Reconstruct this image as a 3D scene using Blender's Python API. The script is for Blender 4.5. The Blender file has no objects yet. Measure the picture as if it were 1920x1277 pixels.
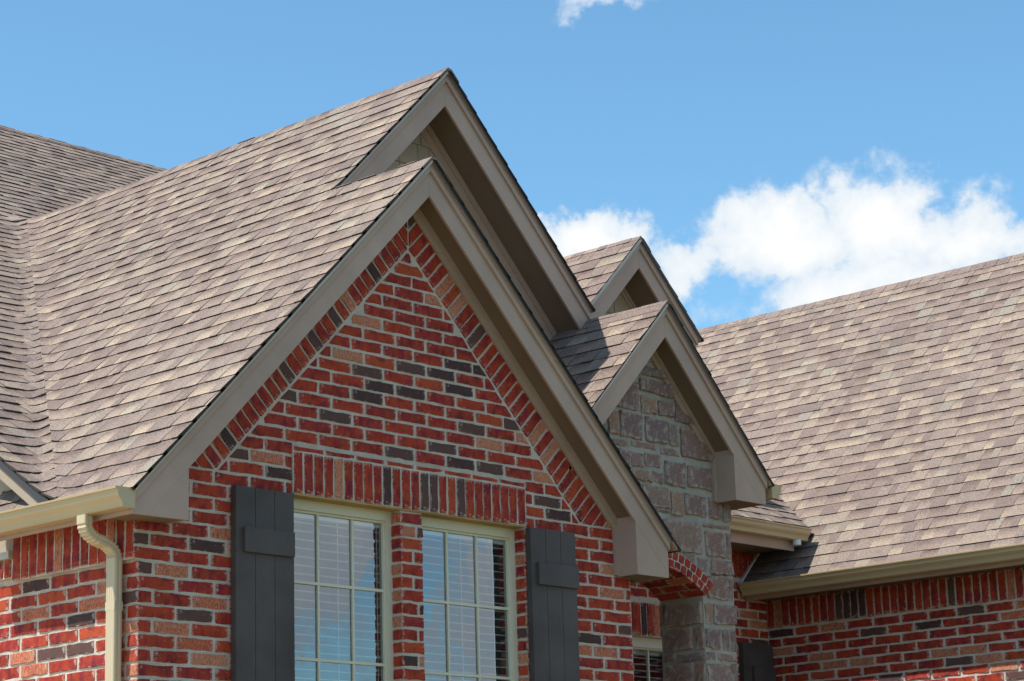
import bpy, math, random
from mathutils import Vector, Matrix
random.seed(11)
RND = random.Random(5)

# ------------------------------------------------------------------ camera
scene = bpy.context.scene
COL = scene.collection
CAM_P = Vector((-7.66326, -9.79599, 1.6))
CR = Vector((0.680334, -0.732346, -0.02854)); CU = Vector((-0.154963, -0.181799, 0.971049)); CF = Vector((0.716332, 0.656215, 0.237171))
cam = bpy.data.cameras.new('camera'); camo = bpy.data.objects.new('camera', cam); COL.objects.link(camo)
cam.sensor_width = 36.0; cam.lens = 36.0 * 4298.93 / 1920.0
cam.clip_start = 0.1; cam.clip_end = 3000
rot = Matrix((CR, CU, -CF)).transposed()
camo.matrix_world = Matrix.Translation(CAM_P) @ rot.to_4x4()
scene.camera = camo

# ------------------------------------------------------------------ light
SUN_DIR = Vector((1.0, -0.49, -1.95)).normalized()      # the way the light travels
sun = bpy.data.lights.new('sun', 'SUN'); sun.energy = 5.0; sun.angle = math.radians(0.53); sun.color = (1.0, 0.955, 0.89)
suno = bpy.data.objects.new('sun', sun); COL.objects.link(suno)
suno.rotation_euler = SUN_DIR.to_track_quat('-Z', 'Y').to_euler()
S_EL = math.asin(-SUN_DIR.z); S_ROT = math.atan2(-SUN_DIR.x, -SUN_DIR.y)

W = bpy.data.worlds.new('World'); scene.world = W; W.use_nodes = True
wt = W.node_tree; wt.nodes.clear()
def wn(t, **k):
    n = wt.nodes.new(t)
    for a, b in k.items(): setattr(n, a, b)
    return n
def wmath(op, a, b=None, c=None, clamp=False):
    n = wn('ShaderNodeMath', operation=op, use_clamp=clamp)
    for i, v in enumerate((a, b, c)):
        if v is None: continue
        if isinstance(v, (int, float)): n.inputs[i].default_value = v
        else: wt.links.new(v, n.inputs[i])
    return n.outputs[0]
SKY_S = 0.121
sky = wn('ShaderNodeTexSky'); sky.sky_type = 'NISHITA'; sky.sun_disc = False
sky.sun_elevation = S_EL; sky.sun_rotation = S_ROT; sky.altitude = 300; sky.air_density = 1.0; sky.dust_density = 0.25; sky.ozone_density = 2.6
geo = wn('ShaderNodeTexCoord')
sep = wn('ShaderNodeSeparateXYZ'); wt.links.new(geo.outputs['Generated'], sep.inputs[0])
AZ = wmath('MULTIPLY', wmath('ARCTAN2', sep.outputs[0], sep.outputs[1]), 57.29578)
EL = wmath('MULTIPLY', wmath('ARCSINE', sep.outputs[2]), 57.29578)
noi = wn('ShaderNodeTexNoise'); noi.inputs['Scale'].default_value = 42.0; noi.inputs['Detail'].default_value = 12; noi.inputs['Roughness'].default_value = 0.57
wt.links.new(geo.outputs['Generated'], noi.inputs['Vector'])
noi2 = wn('ShaderNodeTexNoise'); noi2.inputs['Scale'].default_value = 150.0; noi2.inputs['Detail'].default_value = 6; noi2.inputs['Roughness'].default_value = 0.6
wt.links.new(geo.outputs['Generated'], noi2.inputs['Vector'])
nw = wn('ShaderNodeTexNoise'); nw.inputs['Scale'].default_value = 24.0; nw.inputs['Detail'].default_value = 8; nw.inputs['Roughness'].default_value = 0.6
wt.links.new(geo.outputs['Generated'], nw.inputs['Vector'])
sw = wn('ShaderNodeSeparateColor'); wt.links.new(nw.outputs['Color'], sw.inputs[0])
AZW = wmath('ADD', AZ, wmath('MULTIPLY', wmath('SUBTRACT', sw.outputs[0], 0.5), 5.0)); ELW = wmath('ADD', EL, wmath('MULTIPLY', wmath('SUBTRACT', sw.outputs[1], 0.5), 3.4))
# the cumulus bank behind the right wing: (azimuth, elevation, half width, half height, weight) in degrees
BL = [(49.4, 16.6, 1.5, .8, 1.1), (48.9, 15.9, 1.1, .7, .8), (52.0, 15.9, 2.3, .8, .85), (54.3, 16.3, 2.2, 1.15, 1.1), (56.9, 16.5, 1.6, 1.5, 1.15), (56.2, 15.1, 2.8, 1.0, .95),
      (59.4, 15.9, 1.7, 1.2, 1.1), (53.0, 14.6, 2.2, .7, .42), (57.5, 14.2, 3.2, .9, .75), (50.9, 22.4, 2.6, .5, .56), (62.5, 15.0, 2.2, 1.4, .95), (66.5, 16.5, 3.0, 1.8, .9),
      (29.0, 24.5, 3.0, 1.0, .8)]
tot = None
for a, e, w, h, k in BL:
    e -= 0.42; h *= 0.92
    u = wmath('DIVIDE', wmath('SUBTRACT', AZW, a), w); v = wmath('DIVIDE', wmath('SUBTRACT', ELW, e), h)
    r = wmath('ADD', wmath('MULTIPLY', u, u), wmath('MULTIPLY', v, v))
    g = wmath('MULTIPLY', wmath('EXPONENT', wmath('MULTIPLY', r, -0.75)), k)
    tot = g if tot is None else wmath('MAXIMUM', tot, g)
# scattered fair-weather clouds over the rest of the sky
noi3 = wn('ShaderNodeTexNoise'); noi3.inputs['Scale'].default_value = 4.2; noi3.inputs['Detail'].default_value = 3
wt.links.new(geo.outputs['Generated'], noi3.inputs['Vector'])
scat = wmath('MULTIPLY', wmath('SUBTRACT', noi3.outputs[0], 0.46), 7.0, clamp=True)
da = wmath('DIVIDE', wmath('SUBTRACT', AZ, 47.0), 25.0); de = wmath('DIVIDE', wmath('SUBTRACT', EL, 14.0), 18.0)
away = wmath('SUBTRACT', wmath('ADD', wmath('MULTIPLY', da, da), wmath('MULTIPLY', de, de)), 0.8, clamp=True)
tot = wmath('MAXIMUM', tot, wmath('MULTIPLY', wmath('MULTIPLY', scat, away), 0.8))
dens = wmath('ADD', wmath('ADD', tot, wmath('MULTIPLY', wmath('SUBTRACT', noi.outputs[0], 0.5), 1.0)), wmath('MULTIPLY', wmath('SUBTRACT', noi2.outputs[0], 0.5), 0.18))
dens = wmath('MULTIPLY', dens, wmath('MULTIPLY', tot, 6.0, clamp=True))
mr = wn('ShaderNodeMapRange', interpolation_type='SMOOTHSTEP'); mr.inputs[1].default_value = 0.30; mr.inputs[2].default_value = 0.70
wt.links.new(dens, mr.inputs[0])
ccol = wn('ShaderNodeMixRGB'); ccol.inputs[1].default_value = (0.57 / SKY_S, 0.65 / SKY_S, 0.73 / SKY_S, 1); ccol.inputs[2].default_value = (0.82 / SKY_S, 0.82 / SKY_S, 0.81 / SKY_S, 1)
mr2 = wn('ShaderNodeMapRange'); mr2.inputs[1].default_value = 0.50; mr2.inputs[2].default_value = 1.15
wt.links.new(dens, mr2.inputs[0]); wt.links.new(mr2.outputs[0], ccol.inputs[0])
mix = wn('ShaderNodeMixRGB'); wt.links.new(mr.outputs[0], mix.inputs[0]); wt.links.new(ccol.outputs[0], mix.inputs[2])
tnt = wn('ShaderNodeMixRGB', blend_type='MULTIPLY'); tnt.inputs[0].default_value = 1; tnt.inputs[2].default_value = (.93, 1.27, 1.27, 1)
wt.links.new(sky.outputs[0], tnt.inputs[1]); wt.links.new(tnt.outputs[0], mix.inputs[1])
bg = wn('ShaderNodeBackground'); bg.inputs[1].default_value = SKY_S; wt.links.new(mix.outputs[0], bg.inputs[0])
wo = wn('ShaderNodeOutputWorld'); wt.links.new(bg.outputs[0], wo.inputs[0])

scene.view_settings.view_transform = 'Standard'; scene.view_settings.look = 'None'
scene.view_settings.exposure = 0.35; scene.view_settings.gamma = 1.0
try: scene.view_settings.use_curve_mapping = False
except Exception: pass
scene.render.engine = 'CYCLES'
scene.cycles.max_bounces = 8; scene.cycles.diffuse_bounces = 4

def project(p):
    v = Vector(p) - CAM_P; w = v.dot(CF)
    return 960 + 4298.93 * v.dot(CR) / w, 638.5 - 4298.93 * v.dot(CU) / w

# ------------------------------------------------------------------ materials
def mat(name):
    m = bpy.data.materials.new(name); m.use_nodes = True
    nt = m.node_tree; b = nt.nodes['Principled BSDF']
    return m, nt, b
def N(nt, t, **k):
    n = nt.nodes.new(t)
    for a, b in k.items(): setattr(n, a, b)
    return n
def ramp(nt, src, stops):
    r = N(nt, 'ShaderNodeValToRGB'); e = r.color_ramp.elements
    while len(e) < len(stops): e.new(0.5)
    for i, (p, c) in enumerate(stops):
        e[i].position = p; e[i].color = (*c, 1) if len(c) == 3 else c
    nt.links.new(src, r.inputs[0]); return r
def noise(nt, scale, detail=4, rough=.55, vec=None, stretch=None, seed=None):
    n = N(nt, 'ShaderNodeTexNoise'); n.inputs['Scale'].default_value = scale; n.inputs['Detail'].default_value = detail; n.inputs['Roughness'].default_value = rough
    tc = N(nt, 'ShaderNodeTexCoord'); src = tc.outputs['Object'] if vec is None else vec
    if stretch:
        mp = N(nt, 'ShaderNodeMapping'); mp.inputs['Scale'].default_value = stretch; nt.links.new(src, mp.inputs[0]); src = mp.outputs[0]
    nt.links.new(src, n.inputs['Vector']); return n.outputs[0]
def mixc(nt, f, a, b, typ='MIX'):
    n = N(nt, 'ShaderNodeMixRGB', blend_type=typ)
    for i, v in enumerate((f, a, b)):
        if isinstance(v, (int, float)): n.inputs[i].default_value = v
        elif isinstance(v, tuple): n.inputs[i].default_value = (*v, 1)
        else: nt.links.new(v, n.inputs[i])
    return n.outputs[0]
def mth(nt, op, a, b=None, clamp=False):
    n = N(nt, 'ShaderNodeMath', operation=op, use_clamp=clamp)
    for i, v in enumerate((a, b)):
        if v is None: continue
        if isinstance(v, (int, float)): n.inputs[i].default_value = v
        else: nt.links.new(v, n.inputs[i])
    return n.outputs[0]
def bump(nt, b, h, st=.4, dist=.004):
    n = N(nt, 'ShaderNodeBump'); n.inputs['Strength'].default_value = st; n.inputs['Distance'].default_value = dist
    nt.links.new(h, n.inputs['Height']); nt.links.new(n.outputs[0], b.inputs['Normal'])

def attr(nt):
    a = N(nt, 'ShaderNodeVertexColor'); a.layer_name = 'tint'
    s = N(nt, 'ShaderNodeSeparateColor'); nt.links.new(a.outputs[0], s.inputs[0]); return s.outputs
def uvn(nt):
    u = N(nt, 'ShaderNodeUVMap'); u.uv_map = 'uv'
    s = N(nt, 'ShaderNodeSeparateXYZ'); nt.links.new(u.outputs[0], s.inputs[0]); return u.outputs[0], s.outputs[0], s.outputs[1]

def rim(nt, u, v, lo=.66):
    e = mth(nt, 'MAXIMUM', mth(nt, 'ABSOLUTE', u), mth(nt, 'ABSOLUTE', v))
    return ramp(nt, e, [(lo, (0, 0, 0)), (1.0, (1, 1, 1))]).outputs[0]
def brick_material():
    m, nt, b = mat('red_clay_brick'); r = attr(nt); uv, u, v = uvn(nt)
    base = ramp(nt, r[0], [(0, (.225, .017, .018)), (.22, (.300, .022, .019)), (.42, (.36, .034, .018)), (.60, (.250, .016, .026)), (.74, (.42, .065, .024)), (.81, (.40, .095, .05)), (.86, (.44, .16, .09)), (.905, (.058, .036, .036)), (.95, (.095, .055, .050))])
    base.color_ramp.interpolation = 'CONSTANT'
    tc = N(nt, 'ShaderNodeTexCoord')
    add = N(nt, 'ShaderNodeVectorMath', operation='ADD'); cmb = N(nt, 'ShaderNodeCombineXYZ'); nt.links.new(mth(nt, 'MULTIPLY', r[1], 37.0), cmb.inputs[0])
    nt.links.new(tc.outputs['Object'], add.inputs[0]); nt.links.new(cmb.outputs[0], add.inputs[1])
    flame = noise(nt, 11, 4, .6, add.outputs[0], (1.6, 1.6, .7))
    warm = ramp(nt, flame, [(.40, (0, 0, 0)), (.66, (1, 1, 1))])
    cool = ramp(nt, flame, [(.30, (1, 1, 1)), (.48, (0, 0, 0))])
    c = mixc(nt, mth(nt, 'MULTIPLY', warm.outputs[0], .6), base.outputs[0], (.42, .075, .018))
    c = mixc(nt, mth(nt, 'MULTIPLY', cool.outputs[0], .42), c, (.13, .018, .040))
    blot = noise(nt, 17, 4, .6, add.outputs[0])
    c = mixc(nt, mth(nt, 'MULTIPLY', ramp(nt, blot, [(.50, (0, 0, 0)), (.64, (1, 1, 1))]).outputs[0], .5), c, (.44, .060, .030))
    c = mixc(nt, mth(nt, 'MULTIPLY', ramp(nt, blot, [(.36, (1, 1, 1)), (.46, (0, 0, 0))]).outputs[0], .55), c, (.095, .022, .028))
    # dark bricks keep dark
    isd = ramp(nt, r[0], [(.903, (0, 0, 0)), (.905, (1, 1, 1))]); c = mixc(nt, mth(nt, 'MULTIPLY', isd.outputs[0], .86), c, base.outputs[0])
    ist = ramp(nt, r[0], [(.80, (0, 0, 0)), (.805, (1, 1, 1)), (.902, (1, 1, 1)), (.905, (0, 0, 0))])
    grain = noise(nt, 80, 5, .7, add.outputs[0], (1.5, 1.5, .6))
    gr = ramp(nt, grain, [(.42, (0, 0, 0)), (.60, (1, 1, 1))])
    c = mixc(nt, mth(nt, 'MULTIPLY', mth(nt, 'MULTIPLY', ist.outputs[0], gr.outputs[0]), .62), c, (.62, .36, .23))
    fine = noise(nt, 240, 3, .7)
    c = mixc(nt, .22, c, mixc(nt, 1, c, ramp(nt, fine, [(.25, (.35, .35, .35)), (.75, (1.6, 1.55, 1.5))]).outputs[0], 'MULTIPLY'))
    # mortar smeared on the faces
    sm = noise(nt, 28, 6, .72, None, (1, 1, 1.5)); big = noise(nt, 2.3, 2)
    s1 = ramp(nt, mth(nt, 'ADD', sm, mth(nt, 'MULTIPLY', mth(nt, 'SUBTRACT', big, .5), .22)), [(.69, (0, 0, 0)), (.76, (1, 1, 1))])
    # more smear near the brick's own edge (b channel of tint = 1 on the rim)
    s2 = ramp(nt, mth(nt, 'ADD', sm, mth(nt, 'MULTIPLY', rim(nt, u, v), .20)), [(.64, (0, 0, 0)), (.70, (1, 1, 1))])
    c = mixc(nt, mth(nt, 'MULTIPLY', mth(nt, 'MAXIMUM', s1.outputs[0], s2.outputs[0]), .55), c, (.56, .42, .36))
    nt.links.new(c, b.inputs['Base Color']); b.inputs['Roughness'].default_value = .78; b.inputs['Specular IOR Level'].default_value = .25
    bump(nt, b, mth(nt, 'ADD', grain, mth(nt, 'MULTIPLY', flame, 1.2)), .55, .0035)
    return m
def mortar_material():
    m, nt, b = mat('grey_mortar'); n1 = noise(nt, 5, 5, .6); n2 = noise(nt, 130, 4, .7); n3 = noise(nt, 26, 5, .65)
    c = ramp(nt, n1, [(.3, (.50, .42, .35)), (.5, (.58, .50, .425)), (.7, (.66, .59, .51))]).outputs[0]
    c = mixc(nt, .55, c, mixc(nt, 1, c, ramp(nt, n2, [(.3, (.6, .6, .6)), (.7, (1.35, 1.35, 1.35))]).outputs[0], 'MULTIPLY'))
    nt.links.new(c, b.inputs['Base Color']); b.inputs['Roughness'].default_value = .95; b.inputs['Specular IOR Level'].default_value = .1
    bump(nt, b, mth(nt, 'ADD', n2, mth(nt, 'MULTIPLY', n3, 2.5)), .8, .006); return m
def stone_material():
    m, nt, b = mat('chopped_stone'); r = attr(nt); uv, u, v = uvn(nt)
    base = ramp(nt, r[0], [(0, (.29, .172, .140)), (.25, (.215, .140, .132)), (.5, (.33, .205, .155)), (.75, (.25, .19, .175)), (.93, (.36, .22, .14))])
    n1 = noise(nt, 9, 6, .65); n2 = noise(nt, 75, 5, .75); n3 = noise(nt, 23, 5, .7)
    c = mixc(nt, mth(nt, 'MULTIPLY', ramp(nt, n1, [(.4, (0, 0, 0)), (.62, (1, 1, 1))]).outputs[0], .45), base.outputs[0], (.22, .17, .18))
    c = mixc(nt, .5, c, mixc(nt, 1, c, ramp(nt, n2, [(.3, (.45, .45, .45)), (.7, (1.6, 1.55, 1.5))]).outputs[0], 'MULTIPLY'))
    c = mixc(nt, mth(nt, 'MULTIPLY', ramp(nt, mth(nt, 'ADD', n3, mth(nt, 'MULTIPLY', rim(nt, u, v, .5), .16)), [(.53, (0, 0, 0)), (.68, (1, 1, 1))]).outputs[0], .6), c, (.50, .44, .38))
    c = mixc(nt, mth(nt, 'MULTIPLY', ramp(nt, n2, [(.66, (0, 0, 0)), (.70, (1, 1, 1))]).outputs[0], .7), c, (.62, .50, .43))
    nt.links.new(c, b.inputs['Base Color']); b.inputs['Roughness'].default_value = .85; b.inputs['Specular IOR Level'].default_value = .2
    bump(nt, b, mth(nt, 'ADD', mth(nt, 'MULTIPLY', n1, 3), mth(nt, 'ADD', n3, n2)), .9, .008); return m
def shingle_material(name='laminate_shingle', dim=1.0):
    m, nt, b = mat(name); r = attr(nt); uv, u, v = uvn(nt)
    base = ramp(nt, r[0], [(0, (.178, .138, .125)), (.24, (.212, .168, .149)), (.46, (.194, .151, .137)), (.62, (.250, .203, .170)), (.80, (.222, .178, .156)), (.95, (.236, .206, .176))])
    base.color_ramp.interpolation = 'CONSTANT'
    # printed dark band at the head of the single-layer tabs, fading to pale at the butt
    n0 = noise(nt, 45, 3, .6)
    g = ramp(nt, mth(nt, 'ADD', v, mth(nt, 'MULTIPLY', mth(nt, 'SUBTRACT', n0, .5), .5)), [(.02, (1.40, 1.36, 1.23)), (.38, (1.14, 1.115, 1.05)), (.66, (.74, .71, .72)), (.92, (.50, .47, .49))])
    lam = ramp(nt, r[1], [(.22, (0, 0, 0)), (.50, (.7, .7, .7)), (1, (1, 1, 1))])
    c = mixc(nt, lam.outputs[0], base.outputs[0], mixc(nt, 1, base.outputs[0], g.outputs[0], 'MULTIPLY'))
    gr = noise(nt, 300, 2, .8); gr2 = noise(nt, 105, 3, .8); bigp = noise(nt, .9, 3, .6)
    c = mixc(nt, 1, c, ramp(nt, gr, [(.34, (.52, .51, .52)), (.5, (1, 1, 1)), (.66, (1.55, 1.53, 1.45))]).outputs[0], 'MULTIPLY')
    c = mixc(nt, 1, c, ramp(nt, gr2, [(.40, (.66, .65, .67)), (.60, (1.38, 1.37, 1.30))]).outputs[0], 'MULTIPLY')
    c = mixc(nt, 1, c, ramp(nt, bigp, [(.3, (.90, .90, .91)), (.7, (1.09, 1.08, 1.07))]).outputs[0], 'MULTIPLY')
    c = mixc(nt, mth(nt, 'MULTIPLY', r[2], 1.0, True), c, (.062, .051, .042))        # cut asphalt edges
    nt.links.new(c, b.inputs['Base Color']); b.inputs['Roughness'].default_value = .92; b.inputs['Specular IOR Level'].default_value = .15
    bump(nt, b, gr, .5, .002); return m
def paint(name, col, rough=.5, grain=(2, 2, 40), var=.06, spec=.3):
    m, nt, b = mat(name); n1 = noise(nt, 1.6, 4, .6); n2 = noise(nt, 22, 5, .65, None, grain)
    lo = tuple(x * (1 - var * 1.6) for x in col); hi = tuple(min(1, x * (1 + var * 1.6)) for x in col)
    c = ramp(nt, n1, [(.3, lo), (.7, hi)]).outputs[0]
    c = mixc(nt, .5, c, mixc(nt, 1, c, ramp(nt, n2, [(.3, (1 - var,) * 3), (.7, (1 + var,) * 3)]).outputs[0], 'MULTIPLY'))
    sp = noise(nt, 70, 2, .5); c = mixc(nt, mth(nt, 'MULTIPLY', ramp(nt, sp, [(.735, (0, 0, 0)), (.76, (1, 1, 1))]).outputs[0], .35), c, tuple(x * .4 for x in col))
    nt.links.new(c, b.inputs['Base Color']); b.inputs['Roughness'].default_value = rough; b.inputs['Specular IOR Level'].default_value = spec
    bump(nt, b, n2, .25, .001); return m
M_BRICK = brick_material(); M_MORTAR = mortar_material()
M_SMORT = mortar_material(); M_SMORT.name = 'stone_mortar'
for e_, c_ in zip([n for n in M_SMORT.node_tree.nodes if n.type == 'VALTORGB'][0].color_ramp.elements, ((.34, .31, .27), (.41, .38, .33), (.48, .45, .40))): e_.color = (*c_, 1)
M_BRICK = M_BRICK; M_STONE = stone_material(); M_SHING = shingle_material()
M_TRIM = paint('taupe_trim_paint', (.440, .318, .258), .55, (2, 2, 40), .08)
M_SOFF = paint('shaded_soffit_paint', (.200, .142, .100), .6)  # trim paint darkened, so the colour carries the shade of the undersides
M_SIDE = paint('taupe_siding_paint', (.40, .315, .235), .6, (30, 30, 1.5), .09)
M_GUT = paint('tan_gutter_enamel', (.50, .385, .225), .32, (2, 1, 2), .03, .5)
M_SPOUT = paint('beige_downspout_enamel', (.54, .44, .29), .35, (3, 3, 1), .04, .5)
M_SHUT = paint('charcoal_shutter_paint', (.074, .062, .060), .55, (30, 30, 1.2), .26, .25)
M_WIN = paint('almond_window_vinyl', (.64, .60, .47), .4, (1, 1, 1), .02, .4)
M_BLIND = paint('white_blind_slat', (.86, .86, .84), .5, (1, 1, 1), .02)
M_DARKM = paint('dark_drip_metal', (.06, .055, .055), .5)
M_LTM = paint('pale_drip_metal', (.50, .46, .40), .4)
M_WHITE = paint('white_plastic', (.7, .72, .72), .4)
M_STEEL = paint('rusty_lintel_steel', (.42, .27, .10), .7, (3, 3, 3), .2)
M_ROOM = paint('pale_room_paint', (.42, .41, .38), .9)
M_CEIL = paint('porch_ceiling_paint', (.42, .37, .31), .7)
def glass_material():
    m, nt, b = mat('window_glass'); nt.nodes.remove(b)
    out = nt.nodes['Material Output']
    gl = N(nt, 'ShaderNodeBsdfGlossy'); gl.inputs['Roughness'].default_value = .012; gl.inputs['Color'].default_value = (.86, .93, 1, 1)
    tr = N(nt, 'ShaderNodeBsdfTransparent'); tr.inputs[0].default_value = (.90, .95, .93, 1)
    fr = N(nt, 'ShaderNodeFresnel'); fr.inputs[0].default_value = 1.52
    nz = noise(nt, 2.2, 3, .5); bp = N(nt, 'ShaderNodeBump'); bp.inputs['Strength'].default_value = .25; bp.inputs['Distance'].default_value = .012
    nt.links.new(nz, bp.inputs['Height']); nt.links.new(bp.outputs[0], gl.inputs['Normal'])
    mx = N(nt, 'ShaderNodeMixShader'); nt.links.new(mth(nt, 'ADD', mth(nt, 'MULTIPLY', fr.outputs[0], 2.6), .10, True), mx.inputs[0])
    nt.links.new(tr.outputs[0], mx.inputs[1]); nt.links.new(gl.outputs[0], mx.inputs[2]); nt.links.new(mx.outputs[0], out.inputs[0]); return m
M_GLASS = glass_material()
def ground_mat():
    m, nt, b = mat('lawn_grass'); n1 = noise(nt, .7, 5, .6); n2 = noise(nt, 30, 4, .7)
    c = ramp(nt, n1, [(.3, (.085, .075, .02)), (.7, (.135, .11, .035))]).outputs[0]
    c = mixc(nt, 1, c, ramp(nt, n2, [(.3, (.6, .6, .6)), (.7, (1.4, 1.4, 1.4))]).outputs[0], 'MULTIPLY')
    nt.links.new(c, b.inputs['Base Color']); b.inputs['Roughness'].default_value = .95; return m
def conc_mat():
    m, nt, b = mat('bounce_slab_concrete'); n1 = noise(nt, .8, 6, .6); n2 = noise(nt, 80, 4, .7)
    c = ramp(nt, n1, [(.3, (.42, .35, .235)), (.7, (.50, .42, .29))]).outputs[0]
    c = mixc(nt, 1, c, ramp(nt, n2, [(.3, (.8, .8, .8)), (.7, (1.2, 1.2, 1.2))]).outputs[0], 'MULTIPLY')
    nt.links.new(c, b.inputs['Base Color']); b.inputs['Roughness'].default_value = .9; return m

# ------------------------------------------------------------------ mesh helpers
class MB:
    def __init__(s): s.v = []; s.f = []; s.tint = []; s.uv = []; s.smooth = []
    def add(s, verts, faces, tint=(.5, .5, 0), uvs=None, tints=None):
        o = len(s.v); s.v += [tuple(x) for x in verts]
        for f in faces: s.f.append(tuple(i + o for i in f))
        s.tint += tints if tints else [tint] * len(verts)
        s.uv += uvs if uvs else [(0, 0)] * len(verts)
    def mesh(s, name, m):
        me = bpy.data.meshes.new(name); me.from_pydata(s.v, [], s.f)
        ca = me.color_attributes.new('tint', 'FLOAT_COLOR', 'POINT')
        ca.data.foreach_set('color', [c for t in s.tint for c in (t[0], t[1], t[2], 1.0)])
        ul = me.uv_layers.new(name='uv'); li = [0] * len(me.loops); me.loops.foreach_get('vertex_index', li)
        ul.data.foreach_set('uv', [c for i in li for c in s.uv[i]])
        me.materials.append(m); me.update(); return me
    def obj(s, name, m, parent=None, kind=None, recalc=False):
        me = s.mesh(name, m); o = bpy.data.objects.new(name, me); COL.objects.link(o)
        if parent: o.parent = parent
        if kind: o['kind'] = kind
        return o
def box(mb, x0, x1, y0, y1, z0, z1):
    mb.add([(x0, y0, z0), (x1, y0, z0), (x1, y1, z0), (x0, y1, z0), (x0, y0, z1), (x1, y0, z1), (x1, y1, z1), (x0, y1, z1)],
           [(0, 3, 2, 1), (4, 5, 6, 7), (0, 1, 5, 4), (1, 2, 6, 5), (2, 3, 7, 6), (3, 0, 4, 7)])
def area2(p): return sum(p[i][0] * p[(i + 1) % len(p)][1] - p[(i + 1) % len(p)][0] * p[i][1] for i in range(len(p)))
def prism(mb, poly, fr, n0, n1, tint=(.5, .5, 0)):
    """poly (u, v) in frame fr, from offset n0 to n1 along the normal"""
    O, U, V, Nn = fr
    if (area2(poly) > 0) != (U.cross(V).dot(Nn) > 0): poly = poly[::-1]
    k = len(poly); vs = [O + U * a + V * b + Nn * n1 for a, b in poly] + [O + U * a + V * b + Nn * n0 for a, b in poly]
    if n1 < n0: vs = vs[k:] + vs[:k]
    mb.add(vs, [tuple(range(k)), tuple(range(2 * k - 1, k - 1, -1))] + [(i, i + k, (i + 1) % k + k, (i + 1) % k) for i in range(k)], tint)
def xz(y): return (Vector((0, y, 0)), Vector((1, 0, 0)), Vector((0, 0, 1)), Vector((0, -1, 0)))     # faces -Y
def yz(x): return (Vector((x, 0, 0)), Vector((0, 1, 0)), Vector((0, 0, 1)), Vector((-1, 0, 0)))     # faces -X
def clip(poly, a, b, c):
    """keep a*u + b*v <= c"""
    out = []
    for i in range(len(poly)):
        p, q = poly[i], poly[(i + 1) % len(poly)]
        dp = a * p[0] + b * p[1] - c; dq = a * q[0] + b * q[1] - c
        if dp <= 0: out.append(p)
        if (dp < 0 < dq) or (dq < 0 < dp):
            t = dp / (dp - dq); out.append((p[0] + (q[0] - p[0]) * t, p[1] + (q[1] - p[1]) * t))
    return out
def empty(name, loc=(0, 0, 0), label=None, cat=None, group=None):
    o = bpy.data.objects.new(name, None); COL.objects.link(o); o.location = loc; o.empty_display_size = .2
    if label: o['label'] = label
    if cat: o['category'] = cat
    if group: o['group'] = group
    return o
def chunk(poly, fr, proud=.008, jit=.003, seg=.06, bev=.0045, tint=None, back=-.012, tilt=.0012, R=RND, dome=0.0):
    """one brick or stone: a worn block whose outline poly stands proud of the joints"""
    O, U, V, Nn = fr
    if (area2(poly) > 0) != (U.cross(V).dot(Nn) > 0): poly = poly[::-1]
    pts = []
    for i in range(len(poly)):
        p, q = poly[i], poly[(i + 1) % len(poly)]; L = math.hypot(q[0] - p[0], q[1] - p[1])
        if L < 1e-4: continue
        k = max(1, min(6, int(round(L / seg))))
        ex, ey = (q[0] - p[0]) / L, (q[1] - p[1]) / L
        cut = min(.0035, L * .2)
        ts = [cut / L] + [j / k for j in range(1, k)] + [1 - cut / L]
        for t in ts:
            a = R.uniform(-jit, jit); pts.append((p[0] + ex * L * t - ey * a, p[1] + ey * L * t + ex * a))
    k = len(pts)
    if k < 3: return None
    cu = sum(p[0] for p in pts) / k; cv = sum(p[1] for p in pts) / k
    tu, tv = R.uniform(-tilt, tilt), R.uniform(-tilt, tilt)
    ring2 = []
    for (a, b) in pts:
        dx, dy = a - cu, b - cv; L = math.hypot(dx, dy) or 1
        s = bev / max(L, .02)
        ring2.append((a - dx * s, b - dy * s * 1.0))
    W_ = max(abs(p[0] - cu) for p in pts); H_ = max(abs(p[1] - cv) for p in pts)
    def P(a, b, n): return O + U * a + V * b + Nn * n
    vs = [P(a, b, back) for a, b in pts] + [P(a, b, proud - bev * .8) for a, b in pts] + [P(a, b, proud + tu * (a - cu) / max(W_, .01) * 2 + tv * (b - cv) / max(H_, .01) * 2) for a, b in ring2]
    fs = [(i, (i + 1) % k, (i + 1) % k + k, i + k) for i in range(k)] + [(i + k, (i + 1) % k + k, (i + 1) % k + 2 * k, i + 2 * k) for i in range(k)]
    t = tint or (R.random(), R.random(), 0)
    if dome:
        vs.append(P(cu, cv, proud + dome)); fs += [(i + 2 * k, (i + 1) % k + 2 * k, 3 * k) for i in range(k)]
        tints = [(t[0], t[1], 1)] * (2 * k) + [(t[0], t[1], .7)] * k + [(t[0], t[1], -.3)]
    else:
        fs.append(tuple(range(2 * k, 3 * k))); tints = [(t[0], t[1], 1)] * (2 * k) + [(t[0], t[1], .55)] * k
    ctr = P(cu, cv, proud)
    return dict(v=vs, f=fs, t=tints, uv=[((a - cu) / W_, (b - cv) / H_) for a, b in pts] * 2 + [((a - cu) / W_, (b - cv) / H_) for a, b in ring2] + ([(0, 0)] if dome else []), c=ctr, area=abs(area2(pts)) / 2)

house = empty('brick_house', (0, 0, 0), 'red brick house with steep brown shingle gables and a stone porch front', 'house')
BRICKS = []; SHINGLES = []

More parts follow.
